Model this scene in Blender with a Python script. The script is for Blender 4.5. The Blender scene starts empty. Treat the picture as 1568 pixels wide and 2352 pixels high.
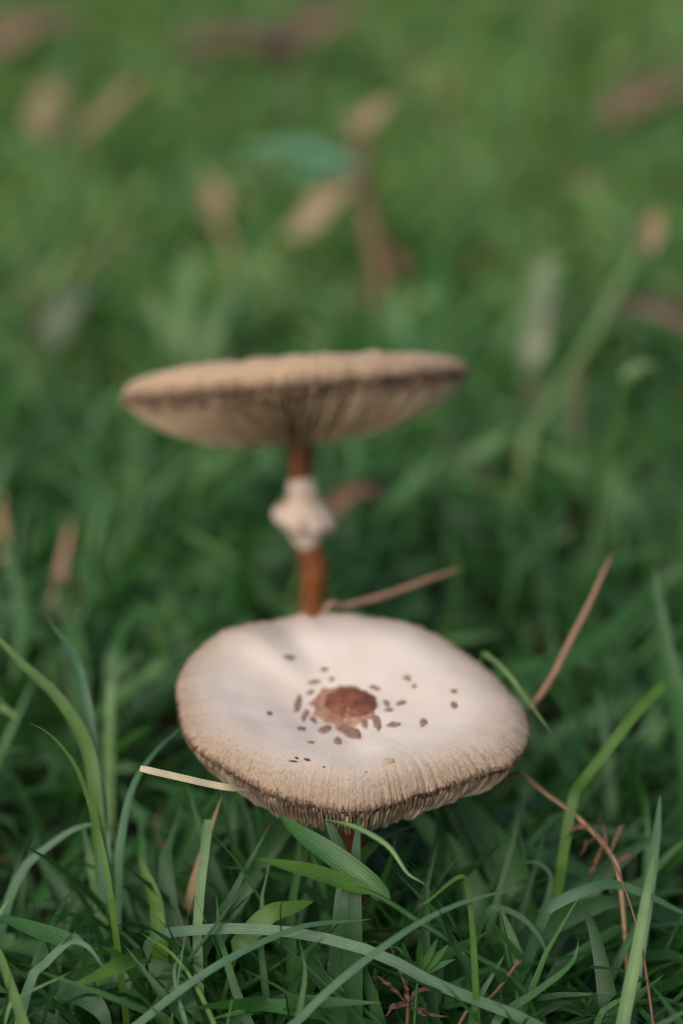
import bpy, bmesh, math, random
import numpy as np
from mathutils import Vector, Matrix, noise

random.seed(7)
rng = np.random.default_rng(11)
R = math.radians
scene = bpy.context.scene
col = scene.collection

# ------------------------------------------------------------------ camera, sky, sun, exposure
CAM_H, PITCH, LENS, SENS = 0.36, R(22.0), 50.0, 24.0
cam_d = bpy.data.cameras.new('camera')
cam = bpy.data.objects.new('camera', cam_d)
col.objects.link(cam)
cam.location = (0, 0, CAM_H)
cam.rotation_euler = (math.pi / 2 - PITCH, 0, 0)
cam_d.sensor_fit = 'VERTICAL'
cam_d.sensor_height = SENS
cam_d.sensor_width = SENS
cam_d.lens = LENS
cam_d.clip_start = 0.01
cam_d.clip_end = 2000
cam_d.dof.use_dof = True
cam_d.dof.focus_distance = 0.562
cam_d.dof.aperture_fstop = 3.0
scene.camera = cam

SUN_EL, SUN_AZ = R(44), R(-145)          # azimuth from +Y, clockwise positive: soft light from the left, behind the viewer
world = bpy.data.worlds.new('World')
scene.world = world
world.use_nodes = True
wn = world.node_tree
bg = wn.nodes['Background']
sky = wn.nodes.new('ShaderNodeTexSky')
sky.sky_type = 'NISHITA'
sky.sun_disc = False
sky.sun_elevation = SUN_EL
sky.sun_rotation = SUN_AZ
sky.air_density = 1.0
sky.dust_density = 4.0
sky.ozone_density = 1.0
wn.links.new(sky.outputs[0], bg.inputs[0])
bg.inputs[1].default_value = 0.10
sun_d = bpy.data.lights.new('sun', 'SUN')
sun_d.energy = 1.5
sun_d.angle = R(60)
sun_d.color = (1.0, 0.95, 0.88)
sun = bpy.data.objects.new('sun', sun_d)
col.objects.link(sun)
sd = Vector((math.sin(SUN_AZ) * math.cos(SUN_EL), math.cos(SUN_AZ) * math.cos(SUN_EL), math.sin(SUN_EL)))
sun.rotation_euler = sd.to_track_quat('Z', 'Y').to_euler()
sun.location = sd * 3
scene.view_settings.view_transform = 'Standard'
scene.view_settings.look = 'None'
scene.view_settings.gamma = 1
scene.view_settings.exposure = 0.35
scene.render.engine = 'CYCLES'
scene.cycles.use_denoising = True
scene.cycles.filter_width = 1.15
scene.cycles.max_bounces = 8
scene.cycles.transparent_max_bounces = 6

# ------------------------------------------------------------------ where a point of the place lies
FPX = LENS / SENS * 2352.0
CX, CY = 784.0, 1176.0
cs, sn = math.cos(PITCH), math.sin(PITCH)
FWD, UPV, RIGHT = Vector((0, cs, -sn)), Vector((0, sn, cs)), Vector((1, 0, 0))
CAM = Vector((0, 0, CAM_H))
GZ = -0.024                                # level of the soil under the grass
def at(px, py, d):
    """point at depth d (metres from the lens plane)"""
    return CAM + FWD * d + RIGHT * ((px - CX) / FPX * d) + UPV * ((CY - py) / FPX * d)
def atz(px, py, z):
    v = (py - CY) / FPX
    return at(px, py, (CAM_H - z) / (sn + v * cs))

# ------------------------------------------------------------------ helpers
def tag(o, label=None, cat=None, group=None, kind=None):
    if label: o['label'] = label
    if cat: o['category'] = cat
    if group: o['group'] = group
    if kind: o['kind'] = kind
    return o
def empty(name, loc):
    o = bpy.data.objects.new(name, None)
    o.empty_display_size = 0.01
    col.objects.link(o)
    o.location = loc
    return o
def mesh_obj(name, verts, faces, mat, parent=None, origin=None, smooth=True, attrs=None):
    me = bpy.data.meshes.new(name)
    org = Vector(origin) if origin is not None else (Vector(parent_origin(parent)) if parent else Vector((0, 0, 0)))
    me.from_pydata([tuple(Vector(v) - org) for v in verts], [], faces)
    if smooth:
        me.polygons.foreach_set('use_smooth', [True] * len(me.polygons))
    for k, vals in (attrs or {}).items():
        a = me.attributes.new(k, 'FLOAT_VECTOR', 'POINT')
        a.data.foreach_set('vector', np.asarray(vals, dtype=np.float32).ravel())
    me.materials.append(mat)
    o = bpy.data.objects.new(name, me)
    col.objects.link(o)
    if parent is not None:
        o.parent = parent
        po = Vector(parent_origin(parent))
        o.location = org - po
    else:
        o.location = org
    return o
def parent_origin(p):
    v = Vector((0, 0, 0))
    while p is not None:
        v = v + p.location
        p = p.parent
    return v

# ------------------------------------------------------------------ materials
def new_mat(name):
    m = bpy.data.materials.new(name)
    m.use_nodes = True
    nt = m.node_tree
    return m, nt, nt.nodes['Principled BSDF'], nt.nodes['Material Output']
def nd(nt, t, **kw):
    n = nt.nodes.new(t)
    for k, v in kw.items():
        setattr(n, k, v)
    return n
def ramp(nt, fac, stops, interp='LINEAR'):
    r = nd(nt, 'ShaderNodeValToRGB')
    r.color_ramp.interpolation = interp
    els = r.color_ramp.elements
    while len(els) < len(stops):
        els.new(0.5)
    for e, (p, c) in zip(els, stops):
        e.position = p
        e.color = (c[0], c[1], c[2], 1) if hasattr(c, '__len__') else (c, c, c, 1)
    if fac is not None:
        nt.links.new(fac, r.inputs[0])
    return r.outputs[0]
def mix(nt, fac, a, b, mode='MIX'):
    n = nd(nt, 'ShaderNodeMix', data_type='RGBA', blend_type=mode)
    for sock, v in ((n.inputs[0], fac), (n.inputs[6], a), (n.inputs[7], b)):
        if isinstance(v, (int, float)):
            sock.default_value = v
        elif isinstance(v, (tuple, list)):
            sock.default_value = (v[0], v[1], v[2], 1)
        else:
            nt.links.new(v, sock)
    return n.outputs[2]
def mth(nt, op, a, b=None, c=None):
    n = nd(nt, 'ShaderNodeMath', operation=op)
    for i, v in enumerate((a, b, c)):
        if v is None: continue
        if isinstance(v, (int, float)): n.inputs[i].default_value = v
        else: nt.links.new(v, n.inputs[i])
    return n.outputs[0]
def noise_tex(nt, vec, scale, detail=3, rough=0.55, dist=0.0):
    n = nd(nt, 'ShaderNodeTexNoise')
    n.inputs['Scale'].default_value = scale
    n.inputs['Detail'].default_value = detail
    n.inputs['Roughness'].default_value = rough
    n.inputs['Distortion'].default_value = dist
    if vec is not None: nt.links.new(vec, n.inputs['Vector'])
    return n.outputs['Fac']
def attr(nt, name):
    a = nd(nt, 'ShaderNodeAttribute')
    a.attribute_name = name
    return a
def vscale(nt, vec, s):
    n = nd(nt, 'ShaderNodeVectorMath', operation='MULTIPLY')
    nt.links.new(vec, n.inputs[0])
    n.inputs[1].default_value = s
    return n.outputs[0]
def bump(nt, h, dist, strength=1.0, prev=None):
    b = nd(nt, 'ShaderNodeBump')
    b.inputs['Strength'].default_value = strength
    b.inputs['Distance'].default_value = dist
    nt.links.new(h, b.inputs['Height'])
    if prev is not None: nt.links.new(prev, b.inputs['Normal'])
    return b.outputs[0]

def leafy(name, stops, rough=0.42, trans=0.35, vein=True, const=None, dry=False):
    """leaf blade: tint attribute = (random, across 0..1, along 0..1)"""
    m, nt, p, out = new_mat(name)
    at_ = attr(nt, 'tint')
    sep = nd(nt, 'ShaderNodeSeparateXYZ')
    nt.links.new(at_.outputs['Vector'], sep.inputs[0])
    c = ramp(nt, sep.outputs[0], stops, 'LINEAR')
    tc = nd(nt, 'ShaderNodeTexCoord')
    n1 = noise_tex(nt, tc.outputs['Object'], 160, 3)
    c = mix(nt, ramp(nt, n1, [(0.35, 0.0), (0.7, 1.0)]), c, mix(nt, 1.0, c, (1.35, 1.25, 0.95), 'MULTIPLY'))
    if not dry:
        # worn pale / brown nicks of their own shape
        n2 = noise_tex(nt, tc.outputs['Object'], 420, 2)
        c = mix(nt, ramp(nt, n2, [(0.70, 0.0), (0.76, 0.55)]), c, (0.22, 0.20, 0.10))
    if vein:
        s = mth(nt, 'SINE', mth(nt, 'MULTIPLY', sep.outputs[1], 44.0))
        mid = mth(nt, 'ABSOLUTE', mth(nt, 'SUBTRACT', sep.outputs[1], 0.5))
        c = mix(nt, ramp(nt, mid, [(0.02, 0.22), (0.07, 0.0)]), c, mix(nt, 1.0, c, (1.9, 1.6, 1.7), 'MULTIPLY'))
        c = mix(nt, mth(nt, 'MULTIPLY_ADD', s, 0.05, 0.05), c, mix(nt, 1.0, c, (1.5, 1.4, 1.4), 'MULTIPLY'))
        nt.links.new(bump(nt, s, 0.00006, 0.35), p.inputs['Normal'])
    nt.links.new(c, p.inputs['Base Color'])
    p.inputs['Roughness'].default_value = rough
    p.inputs['Specular IOR Level'].default_value = 0.5
    tr = nd(nt, 'ShaderNodeBsdfTranslucent')
    nt.links.new(mix(nt, 1.0, c, (1.5, 1.6, 0.7) if not dry else (1.1, 1.0, 0.8), 'MULTIPLY'), tr.inputs[0])
    ms = nd(nt, 'ShaderNodeMixShader')
    ms.inputs[0].default_value = trans
    nt.links.new(p.outputs[0], ms.inputs[1])
    nt.links.new(tr.outputs[0], ms.inputs[2])
    nt.links.new(ms.outputs[0], out.inputs[0])
    return m

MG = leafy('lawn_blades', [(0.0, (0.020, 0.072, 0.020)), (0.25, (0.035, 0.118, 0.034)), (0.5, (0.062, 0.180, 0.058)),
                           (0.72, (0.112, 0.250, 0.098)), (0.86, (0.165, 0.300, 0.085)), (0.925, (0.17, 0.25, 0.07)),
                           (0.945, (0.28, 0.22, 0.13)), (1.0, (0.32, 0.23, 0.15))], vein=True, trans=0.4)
M_green = leafy('green_blade', [(0, (0.036, 0.120, 0.029)), (1, (0.050, 0.150, 0.040))])
M_dark = leafy('dark_green_blade', [(0, (0.022, 0.082, 0.026)), (1, (0.031, 0.101, 0.033))])
M_blue = leafy('blue_green_blade', [(0, (0.055, 0.142, 0.073)), (1, (0.086, 0.185, 0.101))], rough=0.38)
M_pale = leafy('pale_green_blade', [(0, (0.112, 0.215, 0.086)), (1, (0.155, 0.258, 0.112))], rough=0.4)
M_yel = leafy('yellow_green_blade', [(0, (0.053, 0.142, 0.019)), (1, (0.079, 0.176, 0.026))])
M_straw = leafy('straw', [(0, (0.50, 0.46, 0.30)), (1, (0.58, 0.52, 0.36))], rough=0.6, trans=0.2, dry=True)
M_tan = leafy('dry_tan', [(0, (0.34, 0.23, 0.14)), (1, (0.42, 0.29, 0.18))], rough=0.7, trans=0.2, dry=True)
M_red = leafy('dry_red_brown', [(0, (0.13, 0.065, 0.042)), (1, (0.20, 0.105, 0.068))], rough=0.7, trans=0.12, dry=True)
M_pink = leafy('dry_pinkish', [(0, (0.27, 0.165, 0.115)), (1, (0.33, 0.20, 0.14))], rough=0.7, trans=0.2, dry=True)
M_teal = leafy('teal_leaf', [(0, (0.10, 0.26, 0.17)), (1, (0.14, 0.30, 0.21))])
M_grey = leafy('greyish_leaf', [(0, (0.17, 0.20, 0.14)), (1, (0.20, 0.23, 0.165))], trans=.2, dry=True)
M_umber = leafy('withered_umber', [(0, (0.085, 0.045, 0.030)), (1, (0.15, 0.080, 0.052))], rough=0.8, trans=0.1, dry=True)
M_greygreen = leafy('grey_green_leaf', [(0, (0.10, 0.14, 0.095)), (1, (0.13, 0.165, 0.115))], trans=.2, dry=True)
M_dull = leafy('dull_dry', [(0, (0.24, 0.19, 0.12)), (1, (0.28, 0.22, 0.14))], rough=0.8, trans=0.15, dry=True)
M_litter = leafy('dead_leaf', [(0, (0.15, 0.10, 0.075)), (1, (0.21, 0.14, 0.10))], rough=0.8, trans=0.1, dry=True)

def ground_mat():
    m, nt, p, out = new_mat('soil_and_lawn')
    tc = nd(nt, 'ShaderNodeTexCoord')
    n1 = noise_tex(nt, tc.outputs['Object'], 90, 5, 0.65)
    n2 = noise_tex(nt, tc.outputs['Object'], 9, 3)
    soil = ramp(nt, n1, [(0.3, (0.012, 0.010, 0.007)), (0.55, (0.030, 0.024, 0.015)), (0.8, (0.075, 0.055, 0.035))])
    soil = mix(nt, ramp(nt, n2, [(0.45, 0.0), (0.7, 0.6)]), soil, (0.020, 0.035, 0.012))
    lawn = ramp(nt, noise_tex(nt, tc.outputs['Object'], 14, 6, 0.7), [(0.3, (0.03, 0.075, 0.025)), (0.6, (0.06, 0.13, 0.04)), (0.85, (0.11, 0.15, 0.06))])
    sx = nd(nt, 'ShaderNodeSeparateXYZ')
    nt.links.new(tc.outputs['Object'], sx.inputs[0])
    nt.links.new(mix(nt, ramp(nt, mth(nt, 'MULTIPLY', sx.outputs[1], 0.1), [(0.30, 0.0), (0.42, 1.0)]), soil, lawn), p.inputs['Base Color'])
    p.inputs['Roughness'].default_value = 0.95
    p.inputs['Specular IOR Level'].default_value = 0.2
    nt.links.new(bump(nt, n1, 0.004, 0.9), p.inputs['Normal'])
    return m

def cap_mat(name, pale, tan, disc=True):
    m, nt, p, out = new_mat(name)
    a = attr(nt, 'polar')
    sep = nd(nt, 'ShaderNodeSeparateXYZ')
    nt.links.new(a.outputs['Vector'], sep.inputs[0])
    rho = sep.outputs[2]
    tc = nd(nt, 'ShaderNodeTexCoord')
    fib = noise_tex(nt, vscale(nt, a.outputs['Vector'], (80, 80, 34)), 1.0, 4, 0.65, 1.0)      # radial fibres
    fib2 = noise_tex(nt, vscale(nt, a.outputs['Vector'], (135, 135, 75)), 1.0, 3, 0.6, 1.0)
    blot = noise_tex(nt, tc.outputs['Object'], 55, 3)
    c = mix(nt, ramp(nt, blot, [(0.35, 0.0), (0.7, 0.55)]), pale, (pale[0] * 0.93, pale[1] * 0.86, pale[2] * 0.78))
    # tan margin, edge broken up by the fibres
    e = mth(nt, 'ADD', rho, mth(nt, 'MULTIPLY', mth(nt, 'SUBTRACT', fib, 0.5), 0.22))
    c = mix(nt, ramp(nt, e, [(0.70, 0.0), (0.90, 0.38), (0.99, 0.80)]), c, tan)
    # little dark cracks between fibres, more of them to the margin
    crk = mth(nt, 'MULTIPLY', ramp(nt, fib2, [(0.575, 0.0), (0.66, 1.0)]), ramp(nt, rho, [(0.66, 0.0), (0.80, 0.35), (0.95, 0.65)]))
    c = mix(nt, crk, c, (0.13, 0.075, 0.045))
    # dark worn line along the lip
    lip = mth(nt, 'ADD', rho, mth(nt, 'MULTIPLY', mth(nt, 'SUBTRACT', fib2, 0.5), 0.10))
    c = mix(nt, ramp(nt, lip, [(0.985, 0.0), (1.0, 0.85)]), c, (0.065, 0.038, 0.024))
    if disc:
        dn = noise_tex(nt, tc.outputs['Object'], 420, 3)
        rr = mth(nt, 'ADD', rho, mth(nt, 'MULTIPLY', mth(nt, 'SUBTRACT', dn, 0.5), 0.03))
        c = mix(nt, ramp(nt, rr, [(0.10, 0.28), (0.21, 0.0)]), c, (0.50, 0.33, 0.22))
    nt.links.new(c, p.inputs['Base Color'])
    p.inputs['Roughness'].default_value = 0.75
    p.inputs['Specular IOR Level'].default_value = 0.3
    p.inputs['Subsurface Weight'].default_value = 0.12
    p.inputs['Subsurface Radius'].default_value = (1.0, 0.6, 0.4)
    p.inputs['Subsurface Scale'].default_value = 0.002
    amp = mth(nt, 'MULTIPLY', fib, ramp(nt, rho, [(0.6, 0.06), (0.85, 0.4), (0.95, 1.0)]))
    b1 = bump(nt, amp, 0.0012, 0.9)
    amp2 = mth(nt, 'MULTIPLY', fib2, ramp(nt, rho, [(0.6, 0.05), (0.85, 0.7), (0.95, 1.0)]))
    nt.links.new(bump(nt, amp2, 0.0008, 0.8, b1), p.inputs['Normal'])
    return m

def plain(name, c0, c1, scale=300, rough=0.8, bd=0.0003, sss=0.0, lo=0.35, hi=0.7):
    m, nt, p, out = new_mat(name)
    tc = nd(nt, 'ShaderNodeTexCoord')
    n = noise_tex(nt, tc.outputs['Object'], scale, 4, 0.6)
    nt.links.new(ramp(nt, n, [(lo, c0), (hi, c1)]), p.inputs['Base Color'])
    p.inputs['Roughness'].default_value = rough
    p.inputs['Specular IOR Level'].default_value = 0.3
    if sss:
        p.inputs['Subsurface Weight'].default_value = sss
        p.inputs['Subsurface Scale'].default_value = 0.002
    nt.links.new(bump(nt, n, bd, 0.8), p.inputs['Normal'])
    return m

def gill_mat(name, pale, dark):
    """polar.z = rho : the margin ends of the gills are browned and worn"""
    m, nt, p, out = new_mat(name)
    a = attr(nt, 'polar')
    sep = nd(nt, 'ShaderNodeSeparateXYZ')
    nt.links.new(a.outputs['Vector'], sep.inputs[0])
    tc = nd(nt, 'ShaderNodeTexCoord')
    n = noise_tex(nt, tc.outputs['Object'], 140, 3)
    n2 = noise_tex(nt, tc.outputs['Object'], 500, 2)
    f = mth(nt, 'ADD', sep.outputs[2], mth(nt, 'MULTIPLY', mth(nt, 'SUBTRACT', n, 0.5), 0.35))
    c = mix(nt, ramp(nt, f, [(0.90, 0.0), (1.06, 0.9)]), pale, dark)
    c = mix(nt, ramp(nt, n2, [(0.55, 0.0), (0.75, 0.2)]), c, dark)
    nt.links.new(c, p.inputs['Base Color'])
    p.inputs['Roughness'].default_value = 0.8
    p.inputs['Subsurface Weight'].default_value = 0.1
    p.inputs['Subsurface Scale'].default_value = 0.001
    return m

def stem_mat():
    m, nt, p, out = new_mat('stem_skin')
    tc = nd(nt, 'ShaderNodeTexCoord')
    n = noise_tex(nt, vscale(nt, tc.outputs['Object'], (1, 1, 0.25)), 420, 4, 0.6)
    n2 = noise_tex(nt, tc.outputs['Object'], 70, 3)
    c = ramp(nt, n, [(0.3, (0.085, 0.026, 0.007)), (0.55, (0.19, 0.060, 0.016)), (0.8, (0.31, 0.115, 0.038))])
    c = mix(nt, ramp(nt, n2, [(0.55, 0.0), (0.75, 0.35)]), c, (0.38, 0.20, 0.11))
    nt.links.new(c, p.inputs['Base Color'])
    p.inputs['Roughness'].default_value = 0.65
    p.inputs['Specular IOR Level'].default_value = 0.2
    nt.links.new(bump(nt, n, 0.0006, 0.7), p.inputs['Normal'])
    return m

M_ground = ground_mat()
M_capF = cap_mat('cream_cap_skin', (0.70, 0.61, 0.535), (0.56, 0.37, 0.225))
M_capB = cap_mat('tan_cap_skin', (0.72, 0.54, 0.40), (0.62, 0.41, 0.25))
M_gillF = gill_mat('gill_flesh', (0.68, 0.56, 0.40), (0.20, 0.115, 0.07))
M_gillB = gill_mat('gill_flesh_darker', (0.78, 0.58, 0.38), (0.18, 0.10, 0.06))
M_disc = plain('umbo_skin', (0.13, 0.040, 0.022), (0.25, 0.095, 0.05), 380, 0.6)
M_disc2 = plain('umbo_border_skin', (0.27, 0.13, 0.08), (0.45, 0.27, 0.185), 420, 0.7)
M_scale = plain('cap_scale', (0.20, 0.115, 0.08), (0.36, 0.23, 0.16), 500, 0.75)
M_spot = plain('dark_spot', (0.05, 0.035, 0.025), (0.10, 0.07, 0.05), 500, 0.8)
M_tanpatch = plain('tan_patch', (0.40, 0.29, 0.19), (0.50, 0.37, 0.25), 500, 0.8)
M_fringe = plain('margin_fringe', (0.07, 0.040, 0.025), (0.40, 0.25, 0.15), 260, 0.85)
M_stem = stem_mat()
M_ring = plain('ring_flesh', (0.50, 0.36, 0.26), (0.72, 0.60, 0.50), 260, 0.8, 0.0008, 0.1)

# ------------------------------------------------------------------ ground
def build_ground():
    t = np.linspace(-1, 1, 141)
    gx = np.sinh(t * 6.2) / math.sinh(6.2) * 400
    gx = np.sign(t) * (np.abs(t) ** 1.0 * 1.2 + (np.exp(np.abs(t) ** 4 * 5.8) - 1) / (math.exp(5.8) - 1) * 400)
    gy = gx + 0.9
    V, F = [], []
    n = len(gx)
    for j in range(n):
        for i in range(n):
            x, y = gx[i], gy[j]
            k = noise.fractal(Vector((x * 14, y * 14, 3.1)), 1.0, 2.0, 3)
            V.append((x, y, GZ - 0.006 + 0.005 * max(-1, min(1, k))))
    for j in range(n - 1):
        for i in range(n - 1):
            a = j * n + i
            F.append((a, a + 1, a + n + 1, a + n))
    o = mesh_obj('ground', V, F, M_ground)
    tag(o, 'dark damp soil with bits of litter under the grass', 'ground', kind='structure')
build_ground()

# ------------------------------------------------------------------ mushrooms
def interp_periodic(theta, ths, vals):
    ths = np.asarray(ths); vals = np.asarray(vals)
    o = np.argsort(ths); ths, vals = ths[o], vals[o]
    return np.interp(theta, np.concatenate([ths - 2 * math.pi, ths, ths + 2 * math.pi]), np.concatenate([vals, vals, vals]))
def smooth_periodic(v, k):
    ker = np.hanning(2 * k + 3)[1:-1]; ker /= ker.sum()
    return np.convolve(np.concatenate([v[-k:], v, v[:k]]), ker, 'valid')

class Cap:
    """a gilled cap in its own frame: origin, axes ex, ey (ey away from the viewer side), n up"""
    def __init__(s, origin, n, Rs, top, under, gill, seed):
        s.o = Vector(origin); s.n = Vector(n).normalized()
        s.ex = Vector((1, 0, 0)); s.ex = (s.ex - s.n * s.ex.dot(s.n)).normalized()
        s.ey = s.n.cross(s.ex)
        s.Rs, s.top, s.under, s.gill, s.seed = Rs, top, under, gill, seed
        s.NT = len(Rs)
    def Rad(s, th):
        f = (th / (2 * math.pi) * s.NT) % s.NT
        i = int(f); t = f - i
        return s.Rs[i % s.NT] * (1 - t) + s.Rs[(i + 1) % s.NT] * t
    def pt(s, th, rho, z):
        r = s.Rad(th) * rho
        return s.o + s.ex * (r * math.cos(th)) + s.ey * (r * math.sin(th)) + s.n * z
    def skin(s, name, mat, parent):
        rows = [(0.0, 0)] + [(r, 0) for r in np.concatenate([np.linspace(0.03, 0.7, 28), np.linspace(0.715, 0.985, 34), np.linspace(0.988, 1.0, 5)])]
        rows += [(r, 1) for r in (0.992, 0.975, 0.95, 0.9, 0.8, 0.6, 0.3, 0.05)]
        V, P, F = [], [], []
        NT = s.NT
        for (rho, side) in rows:
            for i in range(NT):
                th = 2 * math.pi * i / NT
                z = s.top(rho, th) if side == 0 else s.under(rho, th)
                V.append(s.pt(th, rho, z)); P.append((math.cos(th), math.sin(th), rho if side == 0 else 2 - rho))
        for j in range(len(rows) - 1):
            for i in range(NT):
                a, b = j * NT + i, j * NT + (i + 1) % NT
                F.append((a, a + NT, b + NT, b) if j else (a, a + NT, b + NT))
        F.append([(len(rows) - 1) * NT + i for i in range(NT)])
        return mesh_obj(name, V, F, mat, parent, attrs={'polar': P})
    def gills(s, count, mat, parent, th_w=0.00055, rho_out=0.985, rho_in=0.16):
        rr = random.Random(s.seed)
        for k in range(count):
            th0 = 2 * math.pi * (k + rr.uniform(-.22, .22)) / count
            inner = rho_in if k % 2 == 0 else rr.uniform(0.45, 0.72)
            ro = rho_out + rr.uniform(-0.018, 0.006)
            dz = rr.uniform(-0.0007, 0.0007); w = th_w * rr.uniform(.75, 1.3)
            wob = rr.uniform(-.010, .010)
            V, P, F = [], [], []
            seq = [ro - (ro - inner) * t for t in (0, .05, .12, .24, .5, 1.0)]
            for q, rho in enumerate(seq):
                th = th0 + wob * math.sin(q * 1.9 + k)
                zt = s.under(rho, th) + 0.0008
                zb = s.gill(rho, th) + dz
                if q == 0: zb = zt - (zt - zb) * 0.55 - 0.001
                if k % 2 and q > 3: zb = zt - (zt - zb) * (0.75 if q == 4 else 0.1)
                r = s.Rad(th) * rho
                da = w * 0.5 / max(r, 0.004)
                for (sg, z, tp) in ((-1, zt, 1.0), (1, zt, 1.0), (1, zb, 0.45), (-1, zb, 0.45)):
                    V.append(s.pt(th + sg * da * tp, rho, z)); P.append((math.cos(th), math.sin(th), rho))
            for q in range(len(seq) - 1):
                a = q * 4
                for e in range(4):
                    F.append((a + e, a + (e + 1) % 4, a + 4 + (e + 1) % 4, a + 4 + e))
            F += [(3, 2, 1, 0), tuple(len(V) - 4 + e for e in range(4))]
            mesh_obj('gill', V, F, mat, parent, smooth=False, attrs={'polar': P})
    def fringe(s, count, mat, parent, ln=0.0022):
        rr = random.Random(s.seed + 5)
        V, F = [], []
        for k in range(count):
            th = rr.uniform(0, 2 * math.pi)
            if noise.noise(Vector((math.cos(th) * 7, math.sin(th) * 7, s.seed))) < -0.25: continue
            rho = rr.uniform(0.955, 1.0)
            z0 = s.under(rho, th) + 0.0009
            L = ln * rr.uniform(.35, 1.25); w = rr.uniform(.00025, .0006)
            base = s.pt(th, rho, z0)
            rad = (s.ex * math.cos(th) + s.ey * math.sin(th)); tan = s.n.cross(rad)
            tip = base - s.n * L + rad * rr.uniform(-.0009, .0005) + tan * rr.uniform(-.0006, .0006)
            b = len(V)
            V += [base - tan * w, base + tan * w, base + rad * w * 0.8 , tip]
            F += [(b, b + 1, b + 3), (b + 1, b + 2, b + 3), (b + 2, b, b + 3)]
        o = mesh_obj('margin_fringe', V, F, mat, parent, smooth=False)
        o['kind'] = 'stuff'
        o['label'] = 'ragged brown fibres hanging from the cap margin'
        return o

def stem(path, radii, name, mat, parent, seg=22, sub=6, lump=0.06, seed=1):
    pts = [Vector(p) for p in path]
    V, F, rings = [], [], 0
    n = len(pts)
    for i in range(n - 1):
        for k in range(sub + (1 if i == n - 2 else 0)):
            t = k / sub
            p0, p1, p2, p3 = pts[max(i - 1, 0)], pts[i], pts[i + 1], pts[min(i + 2, n - 1)]
            c = 0.5 * ((2 * p1) + (p2 - p0) * t + (2 * p0 - 5 * p1 + 4 * p2 - p3) * t * t + (3 * p1 - p0 - 3 * p2 + p3) * t ** 3)
            r = radii[i] * (1 - t) + radii[i + 1] * t
            for a in range(seg):
                th = 2 * math.pi * a / seg
                q = r * (1 + lump * noise.noise(Vector((math.cos(th) * 1.5, math.sin(th) * 1.5, c.z * 160 + seed * 9))))
                V.append(c + Vector((math.cos(th) * q, math.sin(th) * q, 0)))
            rings += 1
    for j in range(rings - 1):
        for a in range(seg):
            A, B = j * seg + a, j * seg + (a + 1) % seg
            F.append((A, A + seg, B + seg, B))
    F.append(list(range(seg))); F.append([(rings - 1) * seg + a for a in range(seg)][::-1])
    return mesh_obj(name, V, F, mat, parent)

# --- the cream mushroom with the brown eye
FC = at(797, 1608, 0.600)
tiltF = R(6.0)
nF = Vector((0.02, -math.sin(tiltF), math.cos(tiltF)))
NT = 640
def crop1(cx, cy): return (344.5 + .6042 * cx, 1349.3 + .6042 * cy)
outline = [(95, 360), (130, 270), (220, 185), (310, 150), (390, 115), (470, 85), (580, 78), (615, 84), (640, 82), (700, 78), (800, 85), (900, 95), (1000, 115),
           (1090, 150), (1170, 195), (1250, 245), (1320, 305), (1380, 375), (1420, 430), (1440, 500), (1443, 560), (1428, 610), (1405, 655), (1370, 695),
           (1270, 735), (1160, 765), (1070, 782), (980, 798), (900, 815), (820, 830), (760, 830), (700, 820), (600, 802), (500, 783), (420, 758), (340, 722),
           (260, 680), (190, 630), (140, 575), (115, 500), (105, 430)]
frame = Cap(FC, nF, np.ones(NT), None, None, None, 0)
def on_plane(px, py, dz):
    ray = (at(px, py, 1.0) - CAM)
    t = ((FC + frame.n * dz) - CAM).dot(frame.n) / ray.dot(frame.n)
    v = CAM + ray * t - FC
    return v.dot(frame.ex), v.dot(frame.ey)
ths, rs = [], []
for (cx, cy) in outline:
    px, py = crop1(cx, cy)
    f = min(1, max(0, (cy - 330) / 400))
    a, b = on_plane(px, py, -0.0012 - 0.0068 * f)
    ths.append(math.atan2(b, a)); rs.append(math.hypot(a, b))
th_grid = np.arange(NT) / NT * 2 * math.pi
Rs = interp_periodic(np.where(th_grid > math.pi, th_grid - 2 * math.pi, th_grid), ths, rs)
Rs = smooth_periodic(Rs, 5)
jit = np.array([noise.fractal(Vector((math.cos(t) * 22, math.sin(t) * 22, 1.0)), 1.0, 2.1, 4) for t in th_grid])
jit2 = np.array([noise.fractal(Vector((math.cos(t) * 55, math.sin(t) * 55, 6.0)), 1.0, 2.1, 3) for t in th_grid])
Rs = Rs + 0.0004 * jit + 0.00035 * jit2
def lipF(th):
    # the margin droops most toward the front, less at the back
    f = 0.5 - 0.5 * math.sin(th)
    return 0.0028 + 0.0058 * f + 0.0007 * noise.noise(Vector((math.cos(th) * 9, math.sin(th) * 9, 4.0))) + 0.0004 * noise.noise(Vector((math.cos(th) * 40, math.sin(th) * 40, 9.0)))
def gauss_ang(th, c, w):
    d = (th - c + math.pi) % (2 * math.pi) - math.pi
    return math.exp(-(d / w) ** 2)
def topF(rho, th):
    dish = 0.0048 + 0.0022 * math.cos(th - math.pi)
    z = -dish * (0.5 + 0.5 * math.cos(math.pi * min(1, rho / 0.86)))
    if rho > 0.66:
        t = (rho - 0.66) / 0.34
        z -= lipF(th) * (0.75 * t ** 3 + 0.25 * t ** 9)
    w = rho * rho
    z += w * (0.0010 * math.cos(2 * th + 0.6) + 0.0007 * math.cos(3 * th + 2.0))
    z += 0.0024 * gauss_ang(th, R(132), 0.17) * max(0, min(1, (rho - .35) / .4))
    z -= 0.0016 * gauss_ang(th, R(113), 0.12) * max(0, min(1, (rho - .4) / .4))
    z -= 0.0012 * gauss_ang(th, R(101), 0.035) * max(0, min(1, (rho - .85) / .12))
    z += 0.00045 * noise.noise(Vector((rho * math.cos(th) * 5, rho * math.sin(th) * 5, 7.7)))
    if rho > 0.7:
        k = noise.noise(Vector((math.cos(th) * 34, math.sin(th) * 34, rho * 26)))
        z += 0.00020 * k * (rho - 0.7) / 0.3
    return z
def zlipF(th): return topF(1.0, th)
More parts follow.
